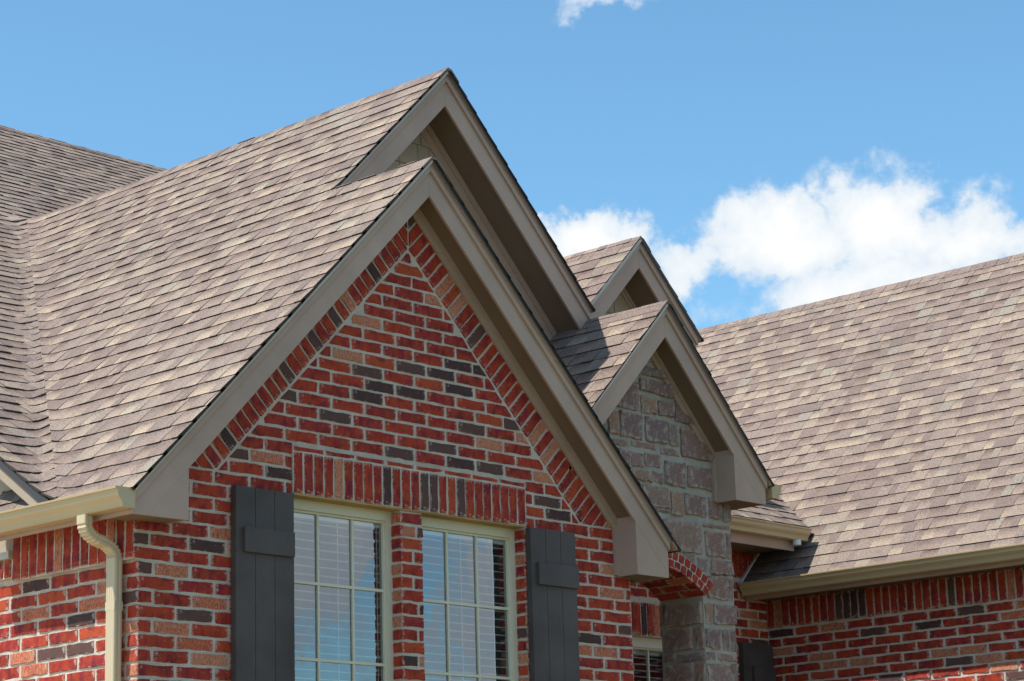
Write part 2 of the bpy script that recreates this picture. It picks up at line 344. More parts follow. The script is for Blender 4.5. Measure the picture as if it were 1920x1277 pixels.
# ------------------------------------------------------------------ ground (structure)
g = MB(); g.add([(-400, -400, 0), (400, -400, 0), (400, 400, 0), (-400, 400, 0)], [(0, 1, 2, 3)]); go = g.obj('ground', ground_mat(), kind='structure')
g = MB(); g.add([(-12, -3, .004), (-.8, -3, .004), (-.8, 14, .004), (-12, 14, .004)], [(0, 1, 2, 3)]); g.obj('bounce_slab', conc_mat(), kind='structure')  # unseen pale slab, added to bounce warm light up to the left eave

# ------------------------------------------------------------------ walls
C_H = .0785; MJ = .0165
def wall_cells(mb, fr, u0, u1, v0, v1, holes, n0, n1):
    us = sorted({u0, u1, *[h[0] for h in holes], *[h[1] for h in holes]}); vs = sorted({v0, v1, *[h[2] for h in holes], *[h[3] for h in holes]})
    us = [u for u in us if u0 <= u <= u1]; vs = [v for v in vs if v0 <= v <= v1]
    for i in range(len(us) - 1):
        j = 0
        while j < len(vs) - 1:
            def hole(j): 
                cu, cv = (us[i] + us[i + 1]) / 2, (vs[j] + vs[j + 1]) / 2
                return any(h[0] < cu < h[1] and h[2] < cv < h[3] for h in holes)
            if hole(j): j += 1; continue
            k = j
            while k + 1 < len(vs) - 1 and not hole(k + 1): k += 1
            prism(mb, [(us[i], vs[j]), (us[i + 1], vs[j]), (us[i + 1], vs[k + 1]), (us[i], vs[k + 1])], fr, n0, n1); j = k + 1
def rect_minus(r, holes):
    """cut the rectangle r = (u0,u1,v0,v1) round the holes; returns rectangles"""
    out = [r]
    for h in holes:
        nx = []
        for (a, b, c, d) in out:
            if h[1] <= a or h[0] >= b or h[3] <= c or h[2] >= d: nx.append((a, b, c, d)); continue
            ov = min(d, h[3]) - max(c, h[2])
            if ov < .012: nx.append((a, b, c, d)); continue
            if h[2] - c > .05: nx.append((a, b, c, h[2])); 
            if a < h[0]: nx.append((a, h[0], c, d))
            if b > h[1]: nx.append((h[1], b, c, d))
        out = nx
    return out
def running(fr, u0, u1, v0, v1, vref, pha, phb, holes=(), clips=(), pitch=.2665, corner=None, jit=.0040):
    k0 = math.ceil((v0 - vref) / C_H - 1e-6); k1 = math.floor((v1 - vref) / C_H + 1e-6)
    for k in range(k0, k1):
        za = vref + k * C_H + MJ / 2; zb = vref + (k + 1) * C_H - MJ / 2
        ph = pha if k % 2 == 0 else phb
        js = []; u = ph - math.ceil((ph - u0) / pitch + 2) * pitch
        while u < u1 + pitch:
            js.append(u + RND.uniform(-.006, .006)); u += pitch
        js = [u0 - MJ / 2] + [j for j in js if u0 + .055 < j < u1 - .045] + [u1 + MJ / 2]
        for a, b in zip(js[:-1], js[1:]):
            g_ = RND.uniform(.0, .005)
            for (p, q, c, d) in rect_minus((a + MJ / 2 + g_ / 2, b - MJ / 2 - g_ / 2, za, zb), holes):
                if q - p < .028: continue
                poly = [(p, c), (q, c), (q, d), (p, d)]
                for cl in clips: poly = clip(poly, *cl) if poly else poly
                if len(poly) < 3 or abs(area2(poly)) / 2 < .0012: continue
                BRICKS.append(chunk(poly, fr, RND.uniform(.004, .008), jit))
def soldiers(fr, u0, u1, v0, v1, pitch=.0785, proud=.008, off=None, clips=(), shear=0.0):
    n = max(1, round((u1 - u0) / pitch)); p = (u1 - u0) / n; o = off or fr
    for i in range(n):
        a = u0 + i * p + .0075 + RND.uniform(-.0015, .0015); b = u0 + (i + 1) * p - .0075 + RND.uniform(-.0015, .0015); dz = RND.uniform(-.004, .004)
        poly = [(a, v0 + dz), (b, v0 + dz), (b, v1), (a, v1)]
        for cl in clips: poly = clip(poly, *cl) if poly else poly
        if len(poly) >= 3: BRICKS.append(chunk(poly, o, proud + RND.uniform(-.002, .003), .0028))

# front gable wall
WIN = [(1.075, 1.985, 1.85, 3.925), (2.165, 3.09, 1.85, 3.925)]
LIN = (1.105, 3.112, 3.925, 4.208)
R2Z = 6.131; R2X = 2.10
mb = MB()
wall_cells(mb, xz(0), 0, 4.13, 0, 3.99, WIN, -.09, 0)
prism(mb, [(0, 3.99), (4.13, 3.99), (4.13, 3.99), (R2X, R2Z - .22), (.0, 3.99)][:5], xz(0), -.09, 0)
prism(mb, [(-.030, 3.447), (-.0005, 3.447), (-.0005, 3.70), (-.030, 3.70)], xz(-.001), -.10, 0)
wf = mb.obj('front_wall', M_MORTAR, house)
XC = 2.09; IN_Z = 5.566
hl = [WIN[0], WIN[1], LIN]
fr = xz(0)
VREF = 3.205
# courses up to the springing of the rake band, then clipped field
running(fr, -.004, 4.125, .02, VREF + 3 * C_H, VREF, .095, .255, hl)
running(fr, -.034, 4.125, VREF + 3 * C_H, VREF + 6 * C_H, VREF, .075, .225, hl)
running(fr, -.004, 4.125, VREF + 6 * C_H, 3.99, VREF, .095, .255, hl)
running(fr, -.004, 4.13, VREF + 10 * C_H, 5.62, VREF, .095, .255, [LIN], clips=[(-1.02, 1, IN_Z - 1.02 * XC - .006), (1.02, 1, IN_Z + 1.02 * XC - .006)])
# corbelled corner courses beside the eave
for k, w in ((4, .26), (5, .10), (6, .26)):
    pass
# the band of bricks set square to the rakes
d1 = Vector((1, 0, 1.02)).normalized()
def rake_band(side):
    o = Vector((XC, 0, IN_Z + .016)); u = Vector((side, 0, -1.02)).normalized(); v = Vector((side * 1.02, 0, 1)).normalized()
    frb = (o, u, v, Vector((0, -1, 0))); L = 2.30; n = round(L / .0795); p = L / n
    for i in range(-4, n + 3):
        a = i * p + .008 + RND.uniform(-.002, .002); b = (i + 1) * p - .008 + RND.uniform(-.002, .002)
        poly = [(a, .004 + RND.uniform(-.003, .004)), (b, .004), (b, .262), (a, .262)]
        # world x = XC + side*(u/1.4285 + v*1.02/1.4285) ; mitre at x = XC
        k = 1 / math.sqrt(1 + 1.02 ** 2)
        poly = clip(poly, -k, -1.02 * k, -.008)                         # stay on this side of the mitre
        zb = 3.99 + .008; # z = o.z - 1.02k u + k v >= zb
        if poly: poly = clip(poly, 1.02 * k, -k, o.z - zb)
        if poly: poly = clip(poly, k, 1.02 * k, 2.07)                    # not past the wall's end
        if poly and len(poly) >= 3 and abs(area2(poly)) / 2 > .0012: BRICKS.append(chunk(poly, frb, RND.uniform(.006, .011), .003))
rake_band(-1); rake_band(1)
# small bricks outside the band foot
# lintel of soldiers with a thin course over it
soldiers(fr, LIN[0], LIN[1] - .015, 3.930, 4.166, .0795, proud=.020)
mb = MB(); box(mb, LIN[0] - .002, LIN[1] - .012, -.014, .05, 3.926, 4.20); mb.obj('lintel_bed', M_MORTAR, house)
for i in range(8):
    a = LIN[0] + i * .2495; BRICKS.append(chunk([(a + .006, 4.178), (a + .243, 4.178), (a + .243, 4.202), (a + .006, 4.202)], fr, .016, .0025))
mb = MB(); box(mb, LIN[0] + .01, LIN[1] - .02, -.014, .088, 3.915, 3.9245); mb.obj('steel_lintel', M_STEEL, house)
# reveals beside the windows
for X0, ph in ((1.985, 0), (3.09, 1)):
    frj = (Vector((X0, 0, 0)), Vector((0, 1, 0)), Vector((0, 0, 1)), Vector((-1, 0, 0)))
    k = math.ceil((1.9 - VREF) / C_H)
    while VREF + (k + 1) * C_H < 3.93:
        za = VREF + k * C_H + MJ / 2; zb = za + C_H - MJ
        BRICKS.append(chunk([(-.004, za), (.078, za), (.078, zb), (-.004, zb)], frj, RND.uniform(.004, .008), .003)); k += 1

# left wall
mb = MB(); wall_cells(mb, yz(0), .09, 9, 0, 3.70, [], -.09, 0)
prism(mb, [(.10, 3.447), (1.108, 3.447), (1.108, 3.715), (.10, 3.715)], yz(0), -.02, .0295)
prism(mb, [(1.109, 3.468), (3.5, 3.468), (3.5, 3.575), (1.109, 3.575)], yz(0), -.02, .028)
mb.obj('side_wall', M_MORTAR, house)
fl = yz(0)
running(fl, -.004, 2.6, .02, 3.455, VREF, .255, .10, [])
soldiers(fl, .0, 1.112, 3.452, 3.712, .0795, proud=.035)
soldiers(fl, 1.118, 3.0, 3.470, 3.572, .0795, proud=.034)
mb = MB(); prism(mb, [(1.112, 3.577), (3.2, 3.577), (3.2, 3.618), (1.112, 3.618)], fl, 0, .06); mb.obj('ledge_board', M_LTM, house)
mb = MB(); prism(mb, [(1.112, 3.62), (8, 3.62), (8, 8.7), (7.9, 8.7), (1.112, 4.15)], fl, -.05, .012); mb.obj('siding_panel', M_SIDE, house)
for k, w in ((0, .245), (1, .12), (2, .245)):    # the frieze's return on the front, three corbelled courses
    z = VREF + (k + 3) * C_H + .028
    BRICKS.append(chunk([(-.036, z + MJ / 2), (.14 if k == 1 else .235, z + MJ / 2), (.14 if k == 1 else .235, z + C_H - MJ / 2), (-.036, z + C_H - MJ / 2)], xz(-.012), .008, .002)) if False else None

# stone porch front
RX, RZ = 4.63, 5.675
SLX = (4.13, 5.53)
AC = (4.65, 2.99); AR = .846
SPR = AC[1] + math.sqrt(AR ** 2 - .52 ** 2)
arc = []
for i in range(13):
    t = math.radians(-37.9 + 75.8 * i / 12); arc.append((AC[0] + AR * math.sin(t), AC[1] + AR * math.cos(t)))
mb = MB()
poly = [(3.72, SPR)] + [(4.13, SPR)] + arc + [(5.17, 0), (5.53, 0), (5.53, 4.46), (RX, RZ - .24), (3.72, 4.46)]
prism(mb, poly, xz(.2), -.39, 0); mb.obj('stone_wall', M_SMORT, house)
STONES = [(4.631, 4.754, 5.286, 5.339), (4.499, 4.843, 5.185, 5.237), (4.26, 4.533, 4.914, 5.099), (4.563, 4.93, 5.062, 5.144), (4.571, 4.728, 4.91, 5.022), (4.751, 4.916, 4.91, 5.016), (4.946, 5.129, 4.896, 5.059), (4.118, 4.168, 4.75, 4.863), (4.194, 4.298, 4.717, 4.873), (4.322, 4.558, 4.71, 4.876), (4.6, 4.833, 4.709, 4.867), (4.868, 4.956, 4.708, 4.862), (4.996, 5.357, 4.643, 4.858), (4.242, 4.415, 4.641, 4.67), (4.44, 4.711, 4.652, 4.68), (4.775, 4.961, 4.632, 4.676), (4.29, 4.377, 4.526, 4.601), (4.41, 4.561, 4.513, 4.605), (4.582, 4.749, 4.525, 4.606), (4.436, 4.648, 4.422, 4.483), (4.668, 4.762, 4.42, 4.485), (4.797, 5.021, 4.423, 4.581), (5.057, 5.353, 4.424, 4.581), (4.552, 4.825, 4.249, 4.386), (4.857, 4.981, 4.21, 4.369), (5.009, 5.242, 4.226, 4.371), (5.283, 5.421, 4.228, 4.375), (5.444, 5.516, 4.222, 4.371), (4.697, 4.822, 4.209, 4.221), (4.751, 5.167, 3.955, 4.167), (5.208, 5.51, 4.159, 4.175), (5.223, 5.444, 3.957, 4.117), (5.475, 5.517, 3.948, 4.126), (4.978, 5.091, 3.881, 3.938), (5.117, 5.242, 3.842, 3.913), (5.272, 5.519, 3.828, 3.919), (5.227, 5.455, 3.643, 3.804), (5.479, 5.516, 3.648, 3.795), (5.283, 5.525, 3.469, 3.601), (5.187, 5.253, 3.466, 3.601), (5.173, 5.33, 3.294, 3.424), (5.376, 5.449, 3.287, 3.422), (5.473, 5.522, 3.291, 3.421), (5.172, 5.276, 3.218, 3.256), (5.303, 5.516, 3.216, 3.256), (5.178, 5.43, 3.05, 3.176), (5.453, 5.514, 3.054, 3.184),
          (4.44, 4.66, 4.02, 4.21), (4.14, 4.41, 4.42, 4.60), (4.16, 4.40, 4.18, 4.38), (4.55, 4.73, 4.225, 4.24)]
z = 3.02
while z > .1:
    h = RND.choice((.09, .13, .17)); a = 5.18; 
    for w in RND.choice(((.34,), (.12, .2), (.22, .1))): STONES.append((a, min(5.515, a + w), z - h, z)); a += w + .022
    z -= h + .022
fs = xz(.2); stone_objs = []
for (a, b, c, d) in STONES:
    b = min(b, 5.522); poly = [(a - .002, c - .004), (b + .003, c - .004), (b + .003, d + .005), (a - .002, d + .005)]
    q = []
    for i, p in enumerate(poly): q.append((p[0] + RND.uniform(-.006, .006), p[1] + RND.uniform(-.006, .006)))
    q = clip(q, 1.05, 1, RZ - .25 + 1.05 * RX); q = clip(q, -1.02, 1, RZ - .25 - 1.02 * RX) if q else q
    # keep clear of the arch ring
    if q and (a + b) / 2 < 5.32 and c < 3.9 and math.hypot((a + b) / 2 - AC[0], (c + d) / 2 - AC[1]) < AR + .115 and c > 3.62: continue
    if len(q) >= 3:
        big = (b - a) * (d - c)
        s = chunk(q, fs, RND.uniform(.012, .024) if big > .01 else .010, .007, .04, .006, back=-.01, dome=RND.uniform(.001, .006) if big > .01 else .002, tilt=.005); stone_objs.append(s)
SIDE = [(0.524, 0.564, 3.486, 3.624), (0.21, 0.503, 3.461, 3.617), (0.308, 0.564, 3.288, 3.452), (0.205, 0.28, 3.287, 3.439), (0.472, 0.565, 3.222, 3.275), (0.205, 0.451, 3.207, 3.264), (0.313, 0.559, 3.047, 3.2), (0.205, 0.287, 3.04, 3.183)]
z = 3.02
while z > .1:
    h = RND.choice((.09, .13, .17)); SIDE.append((.21, .38, z - h, z)); SIDE.append((.4, .56, z - h, z)); z -= h + .022
fp = yz(5.17)
for (a, b, c, d) in SIDE:
    s = chunk([(a, c), (b, c), (b, d), (a, d)], fp, RND.uniform(.012, .02), .005, .055, .009, back=-.01, dome=.006, tilt=.003); stone_objs.append(s)
ref_stone = stone_objs
# arch ring: two rowlock rings on the face and the soffit courses
for ring, (r0, r1) in enumerate(((AR + .004, AR + .055), (AR + .064, AR + .118))):
    th = -38.0 + ring * 1.5; step = math.degrees(.067 / r0)
    while th + step < 40.5 + ring * 2.4:
        t0 = math.radians(th + .45); t1 = math.radians(th + step - .45)
        poly = [(AC[0] + r0 * math.sin(t0), AC[1] + r0 * math.cos(t0)), (AC[0] + r0 * math.sin(t1), AC[1] + r0 * math.cos(t1)), (AC[0] + r1 * math.sin(t1), AC[1] + r1 * math.cos(t1)), (AC[0] + r1 * math.sin(t0), AC[1] + r1 * math.cos(t0))]
        BRICKS.append(chunk(poly, xz(.2), .034, .002, tint=(RND.uniform(.2, .7), RND.random(), 0), back=-.02)); th += step
mb = MB()
ringp = [(AC[0] + (AR + .003) * math.sin(math.radians(t)), AC[1] + (AR + .003) * math.cos(math.radians(t))) for t in range(-38, 39, 2)] + [(AC[0] + (AR + .120) * math.sin(math.radians(t)), AC[1] + (AR + .120) * math.cos(math.radians(t))) for t in range(38, -39, -2)]
prism(mb, ringp, xz(.2), -.01, .026); mb.obj('arch_bed', M_MORTAR, house)
th = -37.0; step = math.degrees(.079 / AR); row = 0
while th + step < 38.5:
    tm = math.radians(th + step / 2); n = Vector((-math.sin(tm), 0, -math.cos(tm))); v = Vector((math.cos(tm), 0, -math.sin(tm)))
    o = Vector((AC[0] + AR * math.sin(tm), 0, AC[1] + AR * math.cos(tm)))
    for (a, b) in (((.168, .36), (.372, .588)) if row % 2 else ((.168, .26), (.272, .49), (.502, .588))):
        BRICKS.append(chunk([(a, -.034), (b, -.034), (b, .034), (a, .034)], (o, Vector((0, 1, 0)), v, n), .007, .002, tint=(RND.uniform(.35, .87), RND.random(), 0)))
    th += step; row += 1

# porch back wall and the recess beside the wing
PW = (6.28, 7.05, 2.2, 3.632)
mb = MB(); wall_cells(mb, xz(1.95), 4.13, 8.3, 0, 5.3, [PW], -.12, 0); mb.obj('porch_back_wall', M_MORTAR, house)
running(xz(1.95), 5.75, 8.296, 2.0, 4.19, 3.553 - .004, 7.9, 8.03, [PW, (6.2, 7.14, 3.63, 3.905), (7.2, 8.3, 4.19, 5)])
running(xz(1.95), 5.75, 7.14, VREF + 12 * C_H + .04, 4.5, 3.553 - .004, 7.9, 8.03, [])
soldiers(xz(1.95), 6.20, 7.14, 3.640, 3.900, .0785, proud=.010)
soldiers(xz(1.95), 7.14, 8.29, 4.205, 4.50, .0785, proud=.010)
mb = MB(); box(mb, 4.0, 5.53, .59, 1.95, 4.08, 4.12); mb.obj('porch_ceiling', M_CEIL, house)
mb = MB(); prism(mb, [(.092, 0), (1.94, 0), (1.94, 3.65), (.092, 3.65)], (Vector((4.13, 0, 0)), Vector((0, 1, 0)), Vector((0, 0, 1)), Vector((1, 0, 0))), -.09, -.001); mb.obj('porch_side_wall', M_MORTAR, house)
running((Vector((4.129, 0, 0)), Vector((0, 1, 0)), Vector((0, 0, 1)), Vector((1, 0, 0))), .0, 1.93, 2.0, 3.64, VREF, .255, .10, [])
# wing wall
mb = MB(); wall_cells(mb, yz(8.3), -3.0, 1.95, 0, 4.05, [], -.12, 0); prism(mb, [(-3, 3.80), (1.94, 3.80), (1.94, 4.03), (-3, 4.03)], yz(8.3), -.02, .010)
mb.obj('wing_wall', M_MORTAR, house)
running(yz(8.3), -2.6, 1.944, 2.0, 3.795, 3.553, .875, 1.01, [])
soldiers(yz(8.3), -2.6, 1.94, 3.800, 4.035, .0785, proud=.019)
mb = MB(); prism(mb, [(8.3, 0), (14.4, 0), (14.4, 4.0), (11.3, 7.3), (8.3, 4.0)], xz(-3), -.1, 0); prism(mb, [(-3, 0), (9, 0), (9, 4), (-3, 4)], yz(14.4), -.1, 0); mb.obj('wing_end_wall', M_MORTAR, house)
mb = MB(); box(mb, .1, 14.3, 9.2, 9.3, 0, 4.2); mb.obj('rear_wall', M_MORTAR, house)

# ------------------------------------------------------------------ roofs
def plane(p0, sx, sy): return lambda x, y: p0[2] + sx * (x - p0[0]) + sy * (y - p0[1])
K1 = 1.02
fP1 = plane((R2X, 0, R2Z), K1, 0); fM = plane((0, 5.707, 7.27), 0, .668)
fP3 = plane((RX, 0, RZ), K1, 0)
R1X = 3.19; R1Z = fP1(R1X, 0); R4X = 5.44; R4Z = fP3(5.44, 0) - .005
f2r = plane((R2X, 0, R2Z), -.99, 0); f1r = plane((R1X, 0, R1Z), -1.02, 0); f3r = plane((RX, 0, RZ), -1.05, 0); f4r = plane((R4X, 0, R4Z), -1.0, 0)
fW = plane((7.95, 0, 4.14), K1, 0); fWr = plane((11.2, 0, fW(11.2, 0)), -K1, 0); fS = plane((0, 1.5, 4.59), 0, .70); fMr = plane((0, 8.83, fM(0, 8.83)), 0, -.668)
def smax(a, b, k): 
    h = max(k - abs(a - b), 0) / k; return max(a, b) + h * h * k * .25
EXPO = .1432
def deck(name, polys, f, th=.022):
    mb = MB()
    for poly in polys:
        if area2(poly) < 0: poly = poly[::-1]
        k = len(poly); vs = [(x, y, f(x, y) - .001) for x, y in poly] + [(x, y, f(x, y) - th) for x, y in poly]
        mb.add(vs, [tuple(range(k)), tuple(range(2 * k - 1, k - 1, -1))] + [(i, i + k, (i + 1) % k + k, (i + 1) % k) for i in range(k)])
    return mb.obj(name, M_TRIM, house)
def shingle_roof(f, poly, axis, up, base, seed, wob=.002, h0=.0068, bend=None, lift=0):
    """courses over a convex plan polygon. axis = 0: courses run along x (slope climbs in y), 1: along y (slope climbs in x);
    up = +1/-1 the way it climbs; base = plan coordinate of the eave"""
    R = random.Random(seed); sl = (f(0, 1) - f(0, 0)) if axis == 0 else (f(1, 0) - f(0, 0)); run = EXPO / math.sqrt(1 + sl * sl)
    us = [p[0] if axis == 0 else p[1] for p in poly]; vs_ = [(p[1] if axis == 0 else p[0]) for p in poly]
    lo, hi = min((v - base) * up for v in vs_), max((v - base) * up for v in vs_)
    nrm = Vector((-(f(1, 0) - f(0, 0)), -(f(0, 1) - f(0, 0)), 1)).normalized()
    cw = poly if area2(poly) > 0 else poly[::-1]
    half = [((q[1] - p[1]), -(q[0] - p[0]), (q[1] - p[1]) * p[0] - (q[0] - p[0]) * p[1]) for p, q in zip(cw, cw[1:] + cw[:1])]
    for k in range(int(math.floor(lo / run)) - 1, int(math.ceil(hi / run)) + 1):
        v0 = base + up * k * run; v1 = base + up * (k + 1) * run
        u = min(us) - R.uniform(0, .3); thick = R.random() < .5; drop = R.uniform(-.0015, .0015)
        while u < max(us):
            w = R.choice((.07, .10, .12, .14, .16, .20)) * R.uniform(.9, 1.1)
            a, b = u, u + w; u = b; thick = not thick if R.random() < .8 else thick
            dv = R.uniform(-wob, wob) + drop; va = v0 - up * (dv + (.004 if thick else 0)); vb = v1 + up * .022
            segs = 1 if not bend else max(1, int(w / .035))
            pl = [(a + (b - a) * i / segs, va + up * R.uniform(-.0008, .0008)) for i in range(segs + 1)] + [(b - (b - a) * i / segs, vb) for i in range(segs + 1)]
            pl = [(p if axis == 0 else (p[1], p[0])) for p in pl]
            if area2(pl) < 0: pl = pl[::-1]
            for h_ in half:
                pl = clip(pl, *h_) if pl else pl
            if not pl or len(pl) < 3 or abs(area2(pl)) / 2 < .0004: continue
            if bend and segs > 1:   # make sure the long edges keep their subdivisions after clipping
                pass
            H = h0 * (1.5 if thick else 1.0) * R.uniform(.85, 1.2)
            top, bot, uv = [], [], []
            for (x, y) in pl:
                v = ((y if axis == 0 else x) - va) * up / (run + .004); z = bend(x, y) if bend else f(x, y)
                off = lift + .002 + H * max(0, 1 - v / 1.16)
                top.append(Vector((x, y, z)) + nrm * off); bot.append(Vector((x, y, z)) - nrm * .004); uv.append(((x if axis == 0 else y) * 3, max(0, min(1, v))))
            kk = len(pl); c = sum(top, Vector()) / kk
            t = (R.random(), (R.uniform(0, .30) if thick else R.uniform(.35, 1)) if R.random() < .9 else R.random(), 0)
            SHINGLES.append(dict(v=top + top + bot, f=[tuple(range(kk))] + [(i + kk, i + 2 * kk, (i + 1) % kk + 2 * kk, (i + 1) % kk + kk) for i in range(kk)], t=[t] * kk + [(t[0], t[1], 1)] * (2 * kk), uv=uv * 3, c=c, area=w * EXPO, side=f))
VX = lambda y: (3.458 + .668 * y - (R2Z - K1 * R2X)) / K1       # plan line where the main slope meets the gable slope
bendf = lambda x, y: smax(fP1(x, y), fM(x, y), .15)
YF2 = -.235; YF1 = .665; YF3 = -.04; YF4 = .835
OFFV = .03; OFM = .07; SPX = -.215 + 23 * EXPO / math.sqrt(1 + K1 * K1)
y_at = lambda x: (x * K1 + (R2Z - K1 * R2X) - 3.458) / .668
shingle_roof(fP1, [(-.215, YF2), (SPX, YF2), (SPX, y_at(SPX) - OFFV / .655), (-.215, y_at(-.215) - OFFV / .655)], 1, 1, -.215, 3, bend=bendf, lift=.007)
shingle_roof(fP1, [(SPX, YF1), (R1X, YF1), (R1X, y_at(R1X) - OFFV / .655), (SPX, y_at(SPX) - OFFV / .655)], 1, 1, -.215, 4, bend=bendf, lift=.007)
shingle_roof(fP1, [(-.215, y_at(-.215) - OFFV / .655), (.03, y_at(.03) - OFFV / .655), (.03, 1.25), (-.215, 1.25)], 1, 1, -.215, 14)
deck('roof_deck', [[(-.195, YF2 + .012), (R2X, YF2 + .012), (R2X, y_at(R2X)), (-.195, y_at(-.195))], [(R2X, YF1 + .012), (R1X, YF1 + .012), (R1X, y_at(R1X)), (R2X, y_at(R2X))], [(-.195, y_at(-.195)), (.05, y_at(.05)), (.05, 1.25), (-.195, 1.25)]], fP1)
# main slope, woven a little way on to the gable slope
mv = lambda x: y_at(x) + 0
MX = [(-.215, .50), (R1X + OFFV, y_at(R1X)), (R1X + OFFV, 8.83), (-.215, 8.83)]
shingle_roof(fM, [(-.215, y_at(-.215 - OFM)), (R1X, y_at(R1X - OFM)), (R1X, 8.83), (-.215, 8.83)], 0, 1, .36, 6, bend=bendf, h0=.0078, wob=.0015, lift=.0)
shingle_roof(fM, [(R1X, y_at(R1X)), (R1X + .9, 4.8), (11, 4.8), (11, 8.83), (R1X, 8.83)], 0, 1, .36, 7, h0=.0078, wob=.003)
deck('roof_deck', [[(-.195, y_at(-.195)), (R1X, y_at(R1X)), (4.5, 4.4), (11, 4.4), (11, 8.83), (-.195, 8.83)]], fM)
deck('roof_deck', [[(-.195, 8.83), (11, 8.83), (14, 13), (-.195, 13)]], fMr)
# right slopes of the two left gables
P2R = [[(R2X, YF2 + .012), (4.375, YF2 + .012), (4.375, .2), (R2X, .2)], [(R2X, .2), (3.66, .2), (3.66, 1.05), (R2X, 1.05)]]
deck('roof_deck', P2R, f2r)
shingle_roof(f2r, [(R2X, YF2), (4.40, YF2), (4.40, .2), (R2X, .2)], 1, -1, 4.40, 8)
P1R = [(R1X, YF1 + .012), (4.64, YF1 + .012), (4.64, 5.5), (R1X, 5.5)]
deck('roof_deck', [P1R], f1r); shingle_roof(f1r, [(R1X, YF1), (4.66, YF1), (4.66, 4.6), (R1X, 4.6)], 1, -1, 4.66, 9)
# porch gable
deck('roof_deck', [[(3.60, YF3 + .012), (RX, YF3 + .012), (RX, 1.05), (3.60, 1.05)]], fP3)
shingle_roof(fP3, [(3.60, YF3), (RX, YF3), (RX, 1.02), (3.60, 1.02)], 1, 1, 3.60, 10)
deck('roof_deck', [[(RX, YF3 + .012), (5.75, YF3 + .012), (5.75, 2.4), (RX, 2.4)]], f3r); shingle_roof(f3r, [(RX, YF3), (5.77, YF3), (5.77, 2.4), (RX, 2.4)], 1, -1, 5.77, 12)
# upper right gable
deck('roof_deck', [[(4.60, YF4 + .012), (R4X, YF4 + .012), (R4X, 4.6), (4.60, 4.6)]], fP3); shingle_roof(fP3, [(4.60, YF4), (R4X, YF4), (R4X, 4.6), (4.60, 4.6)], 1, 1, 4.60, 13)
deck('roof_deck', [[(R4X, YF4 + .012), (6.13, YF4 + .012), (6.13, 4.6), (R4X, 4.6)]], f4r); shingle_roof(f4r, [(R4X, YF4), (6.15, YF4), (6.15, 4.6), (R4X, 4.6)], 1, -1, 6.15, 15)
# wing and the small slope beside it
deck('roof_deck', [[(7.98, -3.25), (11.2, -3.25), (11.2, 6.5), (9.5, 6.5), (9.2, 4.2), (7.98, 1.945)]], fW)
shingle_roof(fW, [(7.94, -3.25), (9.3434, -3.25), (9.3434, 4.5), (7.94, 1.945)], 1, 1, 7.94, 16)
shingle_roof(fW, [(9.3434, -3.25), (11.2, -3.25), (11.2, 6.5), (9.3434, 6.5)], 1, 1, 7.94, 18)
deck('roof_deck', [[(11.2, -3.25), (14.6, -3.25), (14.6, 6.5), (11.2, 6.5)]], fWr)
SV = lambda y: 7.95 + (fS(0, y) - 4.14) / K1
deck('roof_deck', [[(5.78, 1.48), (SV(1.48), 1.48), (SV(2.9), 2.9), (5.78, 2.9)]], fS)
shingle_roof(fS, [(5.78, 1.45), (SV(1.45) + .02, 1.45), (SV(2.9) + .02, 2.9), (5.78, 2.9)], 0, 1, 1.45, 17)
# walls that close the upper gables
mb = MB(); prism(mb, [(R2X, 6.0), (2.12, 5.0), (4.62, 5.0), (4.62, 5.60), (R1X, R1Z - .2), (2.1, 6.14)], xz(1.0), -.1, 0); mb.obj('gable_sheathing', M_SIDE, house)
mb = MB(); prism(mb, [(4.66, 4.6), (6.1, 4.6), (6.1, 5.70), (R4X, R4Z - .2), (4.66, 5.50)], xz(1.15), -.1, 0); prism(mb, [(1.16, 4.3), (4.6, 4.3), (4.6, 5.74), (1.16, 5.74)], yz(6.0), -.05, 0); mb.obj('gable_sheathing', M_SIDE, house)

# ------------------------------------------------------------------ siding shakes on the two upper gables
def shakes(y, x0, x1, z0, z1, top, seed):
    R = random.Random(seed); z = z0; k = 0
    while z < z1:
        x = x0 + R.uniform(-.1, 0)
        while x < x1:
            w = R.uniform(.09, .20); a, b = x + .0025, x + w - .0025; x += w
            poly = [(a, z), (b, z), (b, z + .168), (a, z + .168)]
            for cl in top: poly = clip(poly, *cl) if poly else poly
            if len(poly) < 3 or abs(area2(poly)) < .001: continue
            O, U, V, Nn = xz(y); mb = MB(); kk = len(poly); h = R.uniform(.012, .016)
            if area2(poly) < 0: poly = poly[::-1]
            vs = [O + U * p + V * q + Nn * (.003 + h * (1 - (q - z) / .18)) for p, q in poly] + [O + U * p + V * q for p, q in poly]
            mb.add(vs, [tuple(range(kk))] + [(i, i + kk, (i + 1) % kk + kk, (i + 1) % kk) for i in range(kk)]); mb.obj('siding_shake', M_SIDE, house)
        z += .1655; k += 1
zr = 6.768
shakes(1.0, 2.6, 3.7, zr - .331, 7.0, [(-1.02, 1, R1Z - .27 - 1.02 * R1X), (1.02, 1, R1Z - .27 + 1.02 * R1X)], 1)
shakes(1.15, 5.0, 5.9, 5.62, 6.3, [(-1.02, 1, R4Z - .27 - 1.02 * R4X), (1.0, 1, R4Z - .27 + 1.0 * R4X)], 2)

